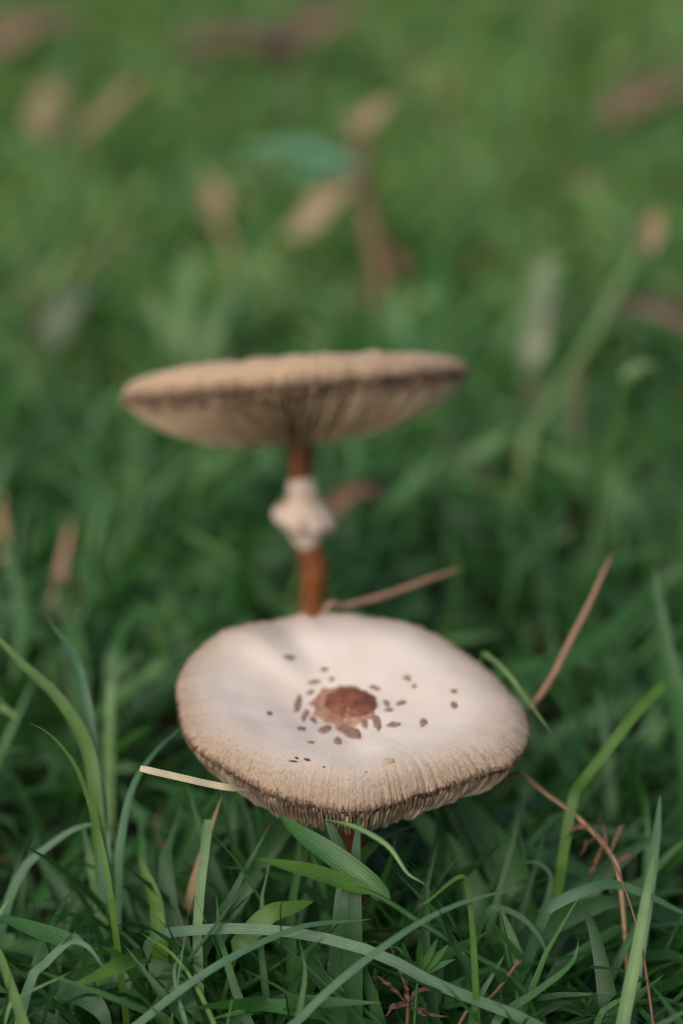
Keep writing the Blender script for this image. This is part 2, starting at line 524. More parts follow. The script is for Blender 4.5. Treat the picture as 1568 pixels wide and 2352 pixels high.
def underF(rho, th):
    t = 1 - rho
    return min(zlipF(th) - 0.0009 * min(1, t / .02) - 0.0058 * (1 - math.exp(-t / .12)), topF(rho, th) - 0.0012)
def gillF(rho, th):
    t = 1 - rho
    d = (0.0105 + 0.0042 * (0.5 - 0.5 * math.sin(th))) * (1 - math.exp(-t / .115)) - 0.003 * max(0, (t - .5) / .5)
    return zlipF(th) - 0.0010 - d
capF = Cap(FC, nF, Rs, topF, underF, gillF, 3)
baseF = Vector((FC.x + 0.004, FC.y + 0.016, GZ - 0.004))
mF = empty('mushroom', baseF)
tag(mF, 'low cream mushroom with a brown eye and flecks on its broad dished cap', 'mushroom', 'wild mushrooms in the grass')
cF = capF.skin('cap', M_capF, mF)
cF['label'] = 'broad pale cream dished cap with a shaggy tan margin'
capF.gills(212, M_gillF, cF)
capF.fringe(2600, M_fringe, cF, 0.0021)
stemF_top = capF.pt(0, 0, -0.009)
sF = stem([stemF_top, stemF_top.lerp(baseF, .3) + Vector((-.001, 0, 0)), stemF_top.lerp(baseF, .65), baseF], [.0056, .0052, .0054, .0078], 'stem', M_stem, mF)

def ray_cap(px, py, cap):
    dz = 0.0
    for _ in range(6):
        a, b = on_plane(px, py, dz)
        th = math.atan2(b, a); rho = math.hypot(a, b) / cap.Rad(th)
        dz = cap.top(min(rho, 1), th)
    return th, rho
def patch(cx, cy, w, h, rot, mat, name, parent, hgt=0.00035, n=14, rag=0.22, seed=0, rings=(1.0, 0.8, 0.4), dome=0.0, soft=1.0):
    """a thin raised scale lying on the cream cap, traced at its place on the cap"""
    rr = random.Random(seed * 13 + 5)
    ca, sa = math.cos(R(rot)), math.sin(R(rot))
    V, F = [], []
    off = [1 + rr.uniform(-rag, rag) for _ in range(n)]
    for ri, k in enumerate((1.0,) + tuple(rings)):
        for i in range(n):
            t = 2 * math.pi * i / n
            u = w * .5 * math.cos(t) * off[i] * k; v = h * .5 * math.sin(t) * off[i] * k
            px, py = crop1(cx + u * ca - v * sa, cy + u * sa + v * ca)
            th, rho = ray_cap(px, py, capF)
            lift = -0.0003 if ri == 0 else hgt * (0.45 if ri == 1 else 1.0) + dome * (1 - k * k)
            V.append(capF.pt(th, rho, topF(rho, th) + lift))
    m = len(rings) + 1
    for j in range(m - 1):
        for i in range(n):
            a, b = j * n + i, j * n + (i + 1) % n
            F.append((a, a + n, b + n, b))
    px, py = crop1(cx, cy); th, rho = ray_cap(px, py, capF)
    V.append(capF.pt(th, rho, topF(rho, th) + hgt + dome)); c = len(V) - 1
    for i in range(n):
        F.append(((m - 1) * n + i, c, (m - 1) * n + (i + 1) % n))
    return mesh_obj(name, V, F, mat, parent)
u2 = patch(738, 452, 262, 158, 4, M_disc2, 'eye_border', cF, 0.00028, 36, 0.10, 2, (0.96, 0.8, 0.6, 0.3))
u2['label'] = 'light brown cracked border round the brown eye'
u1 = patch(762, 442, 206, 116, 3, M_disc, 'brown_eye', cF, 0.0010, 32, 0.05, 1, (0.94, 0.75, 0.5, 0.25), 0.0003)
u1['label'] = 'dark reddish brown eye at the middle of the cap'
SC = [(560, 447, 62, 22, -75), (587, 487, 42, 20, -60), (610, 400, 26, 13, -20), (622, 362, 42, 14, -8), (530, 268, 42, 16, 0), (575, 537, 36, 15, 5),
      (665, 541, 54, 26, -15), (757, 552, 84, 34, 18), (712, 586, 30, 28, 0), (860, 514, 56, 24, 80), (925, 523, 42, 18, -3), (1037, 514, 26, 30, 0),
      (897, 440, 24, 16, 40), (906, 466, 32, 14, -10), (953, 440, 34, 16, -10), (853, 383, 38, 15, 8), (975, 345, 30, 18, 10), (1003, 376, 18, 13, 0),
      (1152, 449, 24, 20, 0), (1155, 396, 24, 14, 10), (690, 350, 20, 13, 0), (660, 313, 26, 14, 0), (610, 590, 22, 8, 5), (815, 520, 36, 22, 60), (620, 505, 30, 16, 35)]
for i, s in enumerate(SC):
    patch(s[0], s[1], s[2] * 1.12, s[3] * 1.15, s[4], M_scale, 'scale', cF, 0.00035, 12, 0.30, 10 + i)
for i, s in enumerate([(543, 666, 34, 12, 3), (455, 480, 24, 12, 20), (597, 656, 28, 8, 12), (557, 650, 16, 7, 20), (820, 712, 12, 6, 30), (660, 690, 16, 6, 40)]):
    patch(*s, M_spot, 'dark_spot', cF, 0.0003, 10, 0.15, 50 + i)
patch(907, 661, 46, 22, -12, M_tanpatch, 'tan_patch', cF, 0.0003, 12, 0.3, 70)

# --- the taller mushroom behind, its cap turned up like a shallow bowl
BC = at(673, 879, 0.742)
tiltB = R(-19.3)                           # the rim plane leans away
roll = R(-4.9)
nB = Vector((math.sin(roll) * math.cos(tiltB), -math.sin(tiltB), math.cos(tiltB)))
RB = (1068 - 276) / 2 / FPX * 0.742
NTB = 520
tb = np.arange(NTB) / NTB * 2 * math.pi
RsB = RB * (1 + 0.012 * np.cos(3 * tb + .4) + 0.010 * np.cos(5 * tb + 1.0)) + 0.0006 * np.array([noise.fractal(Vector((math.cos(t) * 15, math.sin(t) * 15, 5.0)), 1.0, 2.1, 4) for t in tb])
def lipB(th):
    return 0.0088 + 0.0010 * noise.noise(Vector((math.cos(th) * 8, math.sin(th) * 8, 2.0))) + 0.0010 * noise.noise(Vector((math.cos(th) * 21, math.sin(th) * 21, 2.0))) - 0.0014 * math.cos(th - .2) * 0.5
def topB(rho, th):
    f = max(0.0, -math.sin(th)) ** 0.7
    H = lipB(th) * (0.36 + 0.70 * f)
    z = 0.85 * H - 0.0075 * max(0.0, 1 - (rho / 0.8) ** 2)
    if rho > 0.84:
        t = (rho - 0.84) / 0.16
        z -= H * (0.55 * t ** 2.4 + 0.45 * t ** 8)
    if rho > 0.7:
        z += 0.0005 * noise.noise(Vector((math.cos(th) * 26, math.sin(th) * 26, rho * 5))) * (rho - .7) / .3
    return z
def zlipB(th): return topB(1.0, th)
def bowl(rho, D):
    return D * float(np.interp(1 - rho, [0, .05, .1, .18, .28, .42, .6, .8, 1.0], [0, .14, .29, .49, .68, .86, .965, 1.0, 1.0]))
def underB(rho, th):
    return min(zlipB(th) - 0.0008 * min(1, (1 - rho) / .02) - bowl(rho, 0.0146), topB(rho, th) - 0.001)
def gillB(rho, th):
    return zlipB(th) - 0.001 - bowl(rho, 0.0190)
capB = Cap(BC, nB, RsB, topB, underB, gillB, 8)
stB = [at(690, 985, .742), at(690, 1040, .742), at(688, 1085, .742), at(690, 1120, .742), at(697, 1165, .742), at(705, 1215, .742), at(712, 1260, .742), at(722, 1315, .742), at(718, 1385, .744), at(716, 1460, .746)]
baseB = Vector((stB[-1].x - .001, stB[-1].y + .004, GZ - 0.005))
mB = empty('mushroom', baseB)
tag(mB, 'tall tan mushroom with upturned bowl cap, pale ring and orange brown stem', 'mushroom', 'wild mushrooms in the grass')
cB = capB.skin('cap', M_capB, mB)
cB['label'] = 'tan cap turned up like a shallow bowl, gills showing beneath'
capB.gills(190, M_gillB, cB, 0.0006, 0.975, 0.1)
capB.fringe(1500, M_fringe, cB, 0.0028)
pxm = 0.742 / FPX
sB = stem(stB + [baseB], [pxm * k for k in (30, 25, 24, 27, 29, 30, 30, 29, 27, 29, 38)], 'stem', M_stem, mB, lump=0.14)
# ring: pale sleeve with a flared ragged skirt
def ring():
    V, F = [], []
    seg, rr = 48, random.Random(4)
    prof = [(1092, 25), (1105, 31), (1128, 34), (1150, 38), (1164, 50), (1176, 66), (1192, 68), (1204, 56), (1214, 45), (1228, 38), (1246, 33), (1252, 27)]
    for (py, r) in prof:
        t = (py - 1092) / 160
        cx = 691 + 15 * t
        c = at(cx, py, .742)
        for a in range(seg):
            th = 2 * math.pi * a / seg
            fl = max(0, 1 - abs(py - 1186) / 26)
            k = r * (1 + 0.10 * noise.noise(Vector((math.cos(th) * 2, math.sin(th) * 2, py * .02))) + fl * 0.40 * noise.noise(Vector((math.cos(th) * 3.4, math.sin(th) * 3.4, 8))))
            dz = fl * 20 * math.cos(th - R(165)) + fl * 12 * noise.noise(Vector((math.cos(th) * 4, math.sin(th) * 4, 2)))
            V.append(c + Vector((math.cos(th) * k * pxm, math.sin(th) * k * pxm, dz * pxm)))
    for j in range(len(prof) - 1):
        for a in range(seg):
            A, B = j * seg + a, j * seg + (a + 1) % seg
            F.append((A, A + seg, B + seg, B))
    o = mesh_obj('ring', V, F, M_ring, mB)
    o['label'] = 'pale ragged ring round the middle of the stem'
ring()

# ------------------------------------------------------------------ single blades, stalks and leaves
PROF = {
    'blade': ([0, .04, .12, .3, .6, 1.0], [.02, .28, .58, .92, 1.0, .75]),
    'long':  ([0, .03, .10, .3, .7, 1.0], [.03, .30, .62, .95, 1.0, .9]),
    'leaf':  ([0, .05, .15, .35, .6, .85, .96, 1.0], [.02, .22, .52, .86, 1.0, .95, .66, .22]),
    'stalk': ([0, .02, .5, 1.0], [.5, .8, .9, 1.0]),
    'cut':   ([0, .01, .5, 1.0], [.9, 1.0, 1.0, .9]),
    'head':  ([0, .03, .18, .4, .47, .6, 1.0], [.15, .6, 1.0, .95, .55, .42, .4]),
    'step':  ([0, .02, .26, .27, .7, 1.0], [.8, 1.0, 1.0, .5, .42, .4]),
    'bud':   ([0, .04, .12, .19, .23, .3, 1.0], [.08, .6, 1.0, .8, .45, .30, .28]),
}
def spline(pts, n):
    out = []
    m = len(pts) - 1
    for k in range(n):
        f = k / (n - 1) * m
        i = min(int(f), m - 1); t = f - i
        p0, p1, p2, p3 = pts[max(i - 1, 0)], pts[i], pts[i + 1], pts[min(i + 2, m)]
        out.append(0.5 * ((2 * p1) + (p2 - p0) * t + (2 * p0 - 5 * p1 + 4 * p2 - p3) * t * t + (3 * p1 - p0 - 3 * p2 + p3) * t ** 3))
    return out
def ribbon(pts, width, prof='blade', face=(0, -.6, .8), fold=0.2, thick=0.00013, n=22, twist=0.0, rnd=None, wave=0.0, npts=None):
    """closed thin V-folded strip from tip (first point) to root (last)"""
    rnd = random.random() if rnd is None else rnd
    C = spline([Vector(p) for p in pts], n)
    seglen = [0.0]
    for a, b in zip(C, C[1:]): seglen.append(seglen[-1] + (b - a).length)
    sl = 1.0
    if npts and npts < len(pts): sl = seglen[int(round((npts - 1) / (len(pts) - 1) * (n - 1)))] / seglen[-1]
    V, F, T = [], [], []
    face = Vector(face)
    for i, c in enumerate(C):
        tg = (C[min(i + 1, n - 1)] - C[max(i - 1, 0)]).normalized()
        s = seglen[i] / seglen[-1]
        f = Matrix.Rotation(twist * (s - .5), 3, tg) @ face
        side = tg.cross(f)
        side = side.normalized() if side.length > 1e-5 else Vector((1, 0, 0))
        nn = side.cross(tg).normalized()
        w = width * .5 * (float(np.interp(s / sl, *PROF[prof])) if s <= sl else max(.16, float(np.interp(1.0, *PROF[prof])) * .9))
        if wave: nn_off = nn * (wave * width * noise.noise(Vector((s * 5, rnd * 50, 0))))
        else: nn_off = Vector((0, 0, 0))
        q = c + nn_off
        if prof in ('stalk', 'head', 'bud'):     # round stalks
            for k in range(6):
                a = k * math.pi / 3
                V.append(q + side * (w * math.cos(a)) + nn * (w * .8 * math.sin(a))); T.append((rnd, k / 6, 1 - s))
        else:
            fd = fold * w
            V += [q - side * w + nn * fd, q - side * (w * .5) + nn * fd * .3 - nn * thick * .5, q - nn * fd * .4 - nn * thick, q + side * (w * .5) + nn * fd * .3 - nn * thick * .5, q + side * w + nn * fd, q - nn * fd * .4 + nn * thick]
            T += [(rnd, 0, 1 - s), (rnd, .25, 1 - s), (rnd, .5, 1 - s), (rnd, .75, 1 - s), (rnd, 1, 1 - s), (rnd, .5, 1 - s)]
    for i in range(n - 1):
        for k in range(6):
            a, b = i * 6 + k, i * 6 + (k + 1) % 6
            F.append((a, b, b + 6, a + 6))
    F.append(tuple(range(6))[::-1]); F.append(tuple((n - 1) * 6 + k for k in range(6)))
    return V, F, T
def rooted(P, spread=0.25):
    """carry the last point down to the soil"""
    a, b = P[-2], P[-1]
    d = Vector((b.x - a.x, b.y - a.y, 0))
    if d.length > 1e-6: d.normalize()
    z = max(b.z - GZ, 0.002)
    mid = b + d * (z * spread * .6) - Vector((0, 0, z * .5))
    end = b + d * (z * spread) - Vector((0, 0, z + .006))
    return P + [mid, end]
def px_w(w, d): return w * d / FPX
def blade(name, label, cat, pts, w, mat, prof='blade', root=True, group=None, parent=None, **kw):
    P = [at(*p) for p in pts]
    for p in P:
        assert p.z > GZ - 0.02, label
    d = sum(p[2] for p in pts) / len(pts)
    npts = len(P)
    kw.setdefault('twist', random.uniform(-.9, .9))
    kw.setdefault('face', (random.uniform(-.4, .4), -.6 + random.uniform(-.25, .25), .8))
    if root: P = rooted(P)
    V, F, T = ribbon(P, px_w(w, d), prof, npts=npts if prof in ('leaf', 'step') else None, **kw)
    org = P[-1] if parent is None else None
    o = mesh_obj(name, V, F, mat, parent, origin=org, attrs={'tint': T})
    if prof not in ('stalk', 'head', 'bud'): o.data.set_sharp_from_angle(angle=R(70))
    if parent is None: tag(o, label, cat, group)
    return o
def seq(d, *xy): return [(x, y, d) for x, y in xy]
def seqd(*xyd): return list(xyd)

G1 = 'single grass blades rising out of the lawn'
G2 = 'dry stalks among the grass'
# sharp blades at the foot of the picture
blade('grass_leaf', 'long pale grass blade slanting up and crossing a paler arched blade', 'grass blade', seqd((850, 2112, .558), (790, 2117, .556), (690, 2130, .553), (560, 2185, .548), (440, 2257, .545), (320, 2352, .543), (250, 2420, .543)), 22, M_blue, 'long', group=G1)
blade('grass_leaf', 'long arched blade sagging down past the shrivelled brown tuft', 'grass blade', seqd((1260, 2372, .545), (1190, 2335, .546), (1100, 2300, .547), (995, 2257, .548), (865, 2190, .552), (705, 2147, .557), (560, 2133, .562), (450, 2137, .566), (375, 2146, .57), (340, 2175, .575)), 25, M_blue, 'cut', group=G1)
blade('grass_leaf', 'slender sharp tipped pale blade curving over the green runner stem', 'grass blade', seqd((1190, 2040, .548), (1072, 2070, .545), (970, 2116, .542), (867, 2185, .538), (764, 2267, .535), (690, 2340, .533), (640, 2400, .532)), 19, M_blue, 'long', group=G1)
# runner shoot with two leaves
rs_ = empty('grass_shoot', at(1205, 2277, .56) - Vector((0, 0, at(1205, 2277, .56).z + .004 - GZ)))
tag(rs_, 'green runner shoot with two broad pointed leaves under the cream cap', 'grass shoot')
blade('culm', None, None, seqd((760, 2028, .556), (835, 2045, .556), (890, 2070, .556), (970, 2122, .557), (1080, 2190, .558), (1205, 2277, .56)), 17, M_green, 'stalk', parent=rs_)
blade('leaf', None, None, seqd((592, 1973, .55), (660, 1990, .551), (725, 2006, .553), (790, 2028, .555), (850, 2048, .556)), 40, M_yel, 'leaf', root=False, parent=rs_, fold=.35)
blade('leaf', None, None, seqd((640, 1870, .575), (690, 1915, .568), (764, 1965, .562), (840, 2020, .557), (893, 2066, .556)), 52, M_green, 'leaf', root=False, parent=rs_, fold=.3)
blade('seed_stalk', 'thin bowed stalk with one pointed bud below the cream cap', 'seed stalk', seqd((980, 2034, .548), (960, 2022, .548), (938, 2008, .549), (923, 1988, .55), (892, 1944, .553), (836, 1908, .558), (785, 1890, .565), (720, 1882, .585), (690, 1905, .60)), 15, M_pale, 'bud', n=40)
blade('grass_leaf', 'thin upright blade kinked at the top with its tip bent back down', 'grass blade', seqd((944, 2084, .540), (975, 2075, .541), (1000, 2055, .542), (1041, 2021, .545), (1065, 2014, .546), (1074, 2045, .547), (1080, 2090, .547), (1086, 2160, .547), (1092, 2287, .547)), 16, M_yel, 'blade', group=G1, n=30)
blade('grass_leaf', 'tall thick ribbed blade with a sharp tip beside the thin brown twig', 'grass blade', seqd((1500, 1962, .55), (1493, 2005, .55), (1482, 2067, .55), (1456, 2216, .547), (1430, 2352, .545), (1420, 2420, .545)), 33, M_pale, 'long', group=G1, fold=.4)
blade('grass_leaf', 'tall soft blade rising just behind the thick ribbed blade', 'grass blade', seqd((1515, 1826, .59), (1508, 1900, .59), (1490, 2030, .59), (1455, 2250, .585), (1445, 2360, .58)), 32, M_blue, 'long', group=G1)
blade('dry_twig', 'very thin brown twig hanging past the thick ribbed blade', 'twig', seqd((1200, 1782, .60), (1270, 1832, .595), (1345, 1890, .59), (1400, 1965, .58), (1436, 2047, .565), (1456, 2108, .556), (1472, 2170, .55), (1482, 2231, .547), (1497, 2339, .545), (1500, 2400, .544)), 6, M_red, 'stalk', n=36)
# dried weed beside the twig
dw = empty('dried_weed', at(1400, 2000, .60) - Vector((0, 0, at(1400, 2000, .60).z - GZ)))
tag(dw, 'withered reddish brown weed hanging round the thin twig', 'weed')
blade('stem', None, None, seqd((1195, 1775, .615), (1250, 1820, .61), (1330, 1880, .606), (1400, 1960, .60), (1425, 2040, .595)), 12, M_tan, 'stalk', parent=dw)
for (pts, w) in [([(1285, 1935), (1320, 1905), (1352, 1898)], 20), ([(1352, 2015), (1368, 1985), (1385, 1940)], 24), ([(1440, 1905), (1425, 1900), (1402, 1968)], 18),
                 ([(1375, 1865), (1380, 1890), (1392, 1945)], 16), ([(1462, 2000), (1445, 1965), (1410, 1985)], 18), ([(1155, 1812), (1180, 1780), (1212, 1790)], 26), ([(1400, 2060), (1408, 2030), (1418, 2010)], 16), ([(1330, 1965), (1345, 1935), (1370, 1925)], 22)]:
    blade('withered_leaf', None, None, seqd(*[(x, y, .607 - .004 * k) for k, (x, y) in enumerate(pts)]), w * .55, M_umber, 'leaf', root=False, parent=dw, fold=.35, twist=random.uniform(-2, 2), wave=.9, face=(random.uniform(-.6, .6), -.3, .8))
blade('grass_leaf', 'short upright blade leaning beside the dark red dried stem', 'grass blade', seqd((1161, 2188, .55), (1133, 2236, .549), (1100, 2292, .548), (1080, 2350, .547)), 20, M_green, group=G1)
blade('dry_sprig', 'short dark red dried stem leaning next to the kinked blade', 'dry stem', seqd((1190, 2206, .556), (1160, 2250, .556), (1123, 2293, .556), (1060, 2340, .556)), 11, M_red, 'stalk')
blade('grass_leaf', 'upcurved blade with a hooked tip right of the runner stem', 'grass blade', seqd((1328, 2150, .56), (1322, 2190, .56), (1300, 2225, .558), (1225, 2282, .555), (1170, 2318, .553), (1130, 2370, .55)), 22, M_green, group=G1)
# little star weed
st = empty('star_weed', at(960, 2260, .556) - Vector((0, 0, at(960, 2260, .556).z - GZ)))
tag(st, 'small weed with a star of narrow pointed green leaves', 'weed')
blade('stem', None, None, seq(.556, (958, 2180), (960, 2235), (955, 2300)), 9, M_green, 'stalk', parent=st)
for (a, b) in [((923, 2162), (935, 2205)), ((958, 2138), (962, 2190)), ((1005, 2155), (985, 2195)), ((1046, 2203), (1005, 2220)), ((905, 2215), (930, 2225)), ((1030, 2168), (1000, 2205)), ((935, 2255), (948, 2245))]:
    blade('leaf', None, None, seqd((a[0], a[1], .552), (b[0], b[1], .554), (960, 2236, .556)), 17, M_green, 'leaf', root=False, parent=st, fold=.35)
dr = empty('dried_tuft', at(938, 2290, .565) - Vector((0, 0, at(938, 2290, .565).z - GZ)))
tag(dr, 'shrivelled reddish brown tuft under the star leaved weed', 'dried tuft')
for (pts, w) in [([(866, 2240), (900, 2270), (935, 2300)], 16), ([(1005, 2273), (965, 2275), (938, 2298)], 15), ([(892, 2168), (915, 2220), (932, 2270), (940, 2305)], 10), ([(980, 2340), (955, 2320), (938, 2300)], 16), ([(880, 2330), (905, 2315), (935, 2300)], 20), ([(1030, 2335), (990, 2330), (945, 2310)], 12), ([(935, 2245), (930, 2270), (938, 2300)], 16)]:
    blade('shrivelled_leaf', None, None, seq(.562, *pts), w * .72, M_umber, 'leaf', root=False, parent=dr, fold=.4, twist=random.uniform(-2.5, 2.5), wave=1.2)
blade('stem', None, None, seq(.565, (938, 2295), (936, 2330)), 12, M_red, 'stalk', parent=dr)
blade('grass_leaf', 'broad dark green leaf blade standing left of the thick ribbed blade', 'grass blade', seqd((1333, 2070, .58), (1352, 2110, .58), (1372, 2170, .578), (1395, 2290, .573), (1400, 2350, .57)), 50, M_dark, group=G1)
blade('grass_leaf', 'small arched blade curling over between cap and dried weed', 'grass blade', seqd((1190, 1983, .605), (1225, 1980, .602), (1250, 1993, .60), (1264, 2022, .60), (1246, 2098, .60), (1230, 2150, .60)), 20, M_blue, group=G1)
blade('grass_leaf', 'blue green blade arching sideways under the dried weed', 'grass blade', seqd((1600, 2112, .585), (1540, 2083, .584), (1482, 2055, .583), (1410, 2031, .582), (1354, 2041, .58), (1277, 2075, .58), (1240, 2120, .58)), 28, M_blue, group=G1)
blade('grass_leaf', 'dark bent blade drooping behind the hooked blade', 'grass blade', seqd((1267, 2226, .575), (1255, 2190, .575), (1236, 2150, .577), (1200, 2110, .58), (1149, 2088, .583), (1110, 2110, .585)), 20, M_dark, group=G1)
blade('grass_leaf', 'broad pointed leaf lying flat with its tip left of the folded blade', 'grass blade', seqd((-10, 2104, .56), (40, 2122, .56), (90, 2140, .558), (150, 2163, .556), (190, 2195, .556)), 48, M_green, 'leaf', group=G1)
blade('grass_leaf', 'blade folded over into a hump with pale blue green back', 'grass blade', seqd((245, 2240, .545), (231, 2212, .545), (205, 2176, .546), (169, 2160, .547), (140, 2178, .547), (103, 2216, .546), (67, 2267, .545)), 26, M_blue, 'blade', group=G1, twist=1.2)
blade('grass_leaf', 'short broad yellow green leaf with a sharp tip beside the folded blade', 'grass blade', seqd((164, 2262, .54), (200, 2253, .541), (231, 2241, .543), (280, 2218, .546), (318, 2203, .555), (335, 2215, .565)), 44, M_yel, 'leaf', fold=.4, group=G1)
blade('grass_leaf', 'stout yellow green blade leaning out past the small pale blade', 'grass blade', seqd((-60, 2080, .54), (-30, 2135, .538), (0, 2195, .536), (26, 2267, .534), (55, 2352, .532), (75, 2420, .532)), 26, M_yel, 'long', group=G1)
blade('grass_leaf', 'small pale blade lying level above a dark broad leaf', 'grass blade', seqd((167, 2231, .542), (135, 2247, .542), (103, 2262, .541), (51, 2288, .54), (20, 2320, .54)), 14, M_pale, group=G1)
blade('grass_leaf', 'thin dark wiry blade crossing beneath the long pale blade', 'grass blade', seqd((318, 2139, .56), (350, 2160, .556), (395, 2190, .551), (446, 2257, .546), (492, 2352, .541), (510, 2420, .54)), 12, M_yel, group=G1)
blade('grass_leaf', 'thin wavy upright blade beside the wiry dark blade', 'grass blade', seqd((426, 2170, .553), (408, 2205, .55), (400, 2235, .548), (410, 2293, .546), (426, 2352, .544), (430, 2420, .544)), 14, M_blue, group=G1, twist=1.5)
blade('grass_leaf', 'straight upright pale blade with a blunt top left of the runner shoot', 'grass blade', seqd((479, 1883, .585), (470, 1960, .58), (461, 2036, .577), (454, 2139, .572), (457, 2240, .57), (459, 2313, .568)), 22, M_pale, 'cut', group=G1)
blade('grass_leaf', 'tiny sharp blade tip poking up beside the long pale blade', 'grass blade', seqd((536, 2277, .538), (530, 2312, .538), (523, 2352, .538), (518, 2400, .538)), 12, M_yel, group=G1)
blade('grass_leaf', 'slender upright blade standing before the long arched sagging blade', 'grass blade', seqd((687, 2155, .54), (697, 2200, .54), (700, 2245, .539), (690, 2310, .538), (676, 2390, .538)), 19, M_green, group=G1)
blade('grass_leaf', 'broad dark leaf lying behind the thin wiry blade', 'grass blade', seqd((310, 2212, .575), (350, 2218, .573), (395, 2245, .57), (425, 2285, .567), (445, 2330, .563)), 52, M_dark, 'leaf', group=G1)
blade('grass_leaf', 'broad dull leaf bending down below the short yellow green leaf', 'grass blade', seqd((255, 2380, .55), (235, 2325, .55), (195, 2290, .553), (150, 2275, .557), (120, 2285, .56)), 50, M_dark, 'leaf', group=G1)
blade('grass_leaf', 'bright slim blade with a curved sharp tip beside the tall bluish blade', 'grass blade', seqd((68, 1661, .572), (100, 1676, .572), (135, 1706, .572), (175, 1762, .572), (205, 1842, .572), (231, 1934, .572), (256, 2070, .57)), 16, M_yel, group=G1)
blade('grass_leaf', 'tall bluish blade bowed at the top left of the cream cap', 'grass blade', seqd((105, 1418, .625), (148, 1471, .62), (181, 1530, .615), (201, 1626, .61), (214, 1725, .607), (231, 1838, .603), (240, 1960, .60), (238, 2060, .60)), 30, M_blue, 'long', group=G1)
blade('grass_leaf', 'wide yellow green blade narrowing as it leans across the tall bluish blade', 'grass blade', seqd((-45, 1430, .61), (0, 1470, .608), (49, 1522, .606), (115, 1582, .605), (148, 1622, .604), (185, 1680, .603), (210, 1750, .602), (222, 1850, .60)), 34, M_yel, 'blade', group=G1)
blade('grass_leaf', 'blade leaning against the left edge of the cream cap', 'grass blade', seqd((440, 1645, .612), (415, 1672, .61), (363, 1722, .605), (323, 1775, .60), (297, 1838, .598), (280, 1930, .596), (275, 1990, .595)), 27, M_blue, group=G1)
blade('straw', 'snapped cream straw poking out from under the cream cap', 'straw', seqd((322, 1765, .562), (355, 1773, .562), (386, 1780, .563), (430, 1790, .564), (478, 1801, .566), (540, 1812, .57), (610, 1822, .59), (680, 1850, .62), (720, 1900, .64)), 17, M_straw, 'step', n=44)
blade('grass_leaf', 'long arched blue green blade left of the bright slim blade', 'grass blade', seqd((275, 1915, .60), (240, 1897, .60), (205, 1895, .60), (165, 1908, .60), (128, 1932, .60), (80, 1970, .60), (51, 2004, .60), (15, 2088, .60)), 24, M_blue, group=G1)
blade('grass_leaf', 'broad soft blade standing at the foot of the bright slim blade', 'grass blade', seqd((190, 1890, .61), (203, 1950, .608), (215, 2010, .606), (236, 2113, .60)), 34, M_green, group=G1)
blade('grass_leaf', 'broad yellowish upright blade in front of dark gaps left of the pale stalk', 'grass blade', seqd((318, 1960, .60), (335, 2010, .597), (357, 2067, .594), (364, 2139, .59)), 40, M_yel, 'long', group=G1)
blade('grass_leaf', 'slanting green leaf below the left edge of the cream cap', 'grass blade', seqd((600, 1990, .585), (570, 2040, .585), (520, 2100, .583), (505, 2160, .58)), 44, M_dark, 'leaf', group=G1)
blade('grass_leaf', 'bright broad leaf lying behind the long arched sagging blade', 'grass blade', seqd((720, 2070, .575), (670, 2085, .573), (620, 2100, .571), (570, 2150, .57), (540, 2200, .57)), 48, M_yel, 'leaf', group=G1)
blade('grass_leaf', 'upright blade crossing behind the two leaves of the runner shoot', 'grass blade', seqd((690, 1920, .595), (685, 1990, .592), (672, 2060, .588), (665, 2130, .583), (668, 2180, .58)), 26, M_green, 'long', group=G1)
blade('grass_leaf', 'upright green blade standing before the foot of the cream mushroom', 'grass blade', seqd((822, 1868, .572), (822, 1900, .57), (818, 1950, .568), (815, 2010, .564), (815, 2080, .56)), 36, M_dark, 'long', group=G1)
blade('grass_leaf', 'dark leaning blade just beneath the gills of the cream mushroom', 'grass blade', seqd((735, 1850, .578), (760, 1900, .575), (785, 1960, .572), (800, 2020, .568), (806, 2090, .564)), 46, M_dark, 'long', group=G1)
blade('grass_leaf', 'dark broad blade slanting right from the foot of the cream mushroom', 'grass blade', seqd((960, 1895, .60), (900, 1915, .59), (850, 1950, .582), (812, 2000, .576), (790, 2060, .57)), 46, M_dark, 'blade', group=G1)
blade('grass_leaf', 'small curled blade at the foot of the thick ribbed blade', 'grass blade', seqd((1465, 2270, .55), (1440, 2290, .55), (1400, 2310, .55), (1370, 2352, .55)), 22, M_green, group=G1)
# right side, softer
blade('dry_stalk', 'straight reddish dry seed stalk beside the right edge of the cream cap', 'dry stalk', seqd((1405, 1272, .655), (1382, 1322, .65), (1350, 1392, .645), (1310, 1470, .64), (1276, 1540, .635), (1245, 1590, .63), (1222, 1620, .63), (1190, 1670, .638), (1140, 1730, .65), (1090, 1790, .66)), 17, M_pink, 'head', group=G2, n=36)
blade('grass_leaf', 'thin green blade crossing the foot of the straight reddish stalk', 'grass blade', seqd((1272, 1692, .60), (1245, 1655, .605), (1205, 1600, .615), (1165, 1548, .62), (1125, 1512, .63), (1100, 1530, .64)), 14, M_pale, group=G1)
blade('grass_leaf', 'stubby yellow green blade with a blunt tip right of the cream cap', 'grass blade', seqd((1522, 1573, .625), (1485, 1610, .622), (1440, 1662, .618), (1385, 1735, .614), (1335, 1800, .61), (1310, 1860, .605)), 24, M_yel, 'cut', group=G1)
blade('dry_stalk', 'tan dry stalk lying aslant behind the cream cap', 'dry stalk', seqd((1058, 1303, .69), (1030, 1315, .688), (980, 1332, .684), (900, 1362, .678), (840, 1380, .674), (785, 1394, .67), (740, 1420, .668)), 18, M_pink, 'head', group=G2, n=30)
blade('grass_leaf', 'broad green blade slanting away behind the reddish seed stalk', 'grass blade', seqd((1530, 1330, .76), (1440, 1410, .75), (1341, 1489, .735), (1231, 1560, .72), (1190, 1600, .71)), 50, M_green, group=G1)
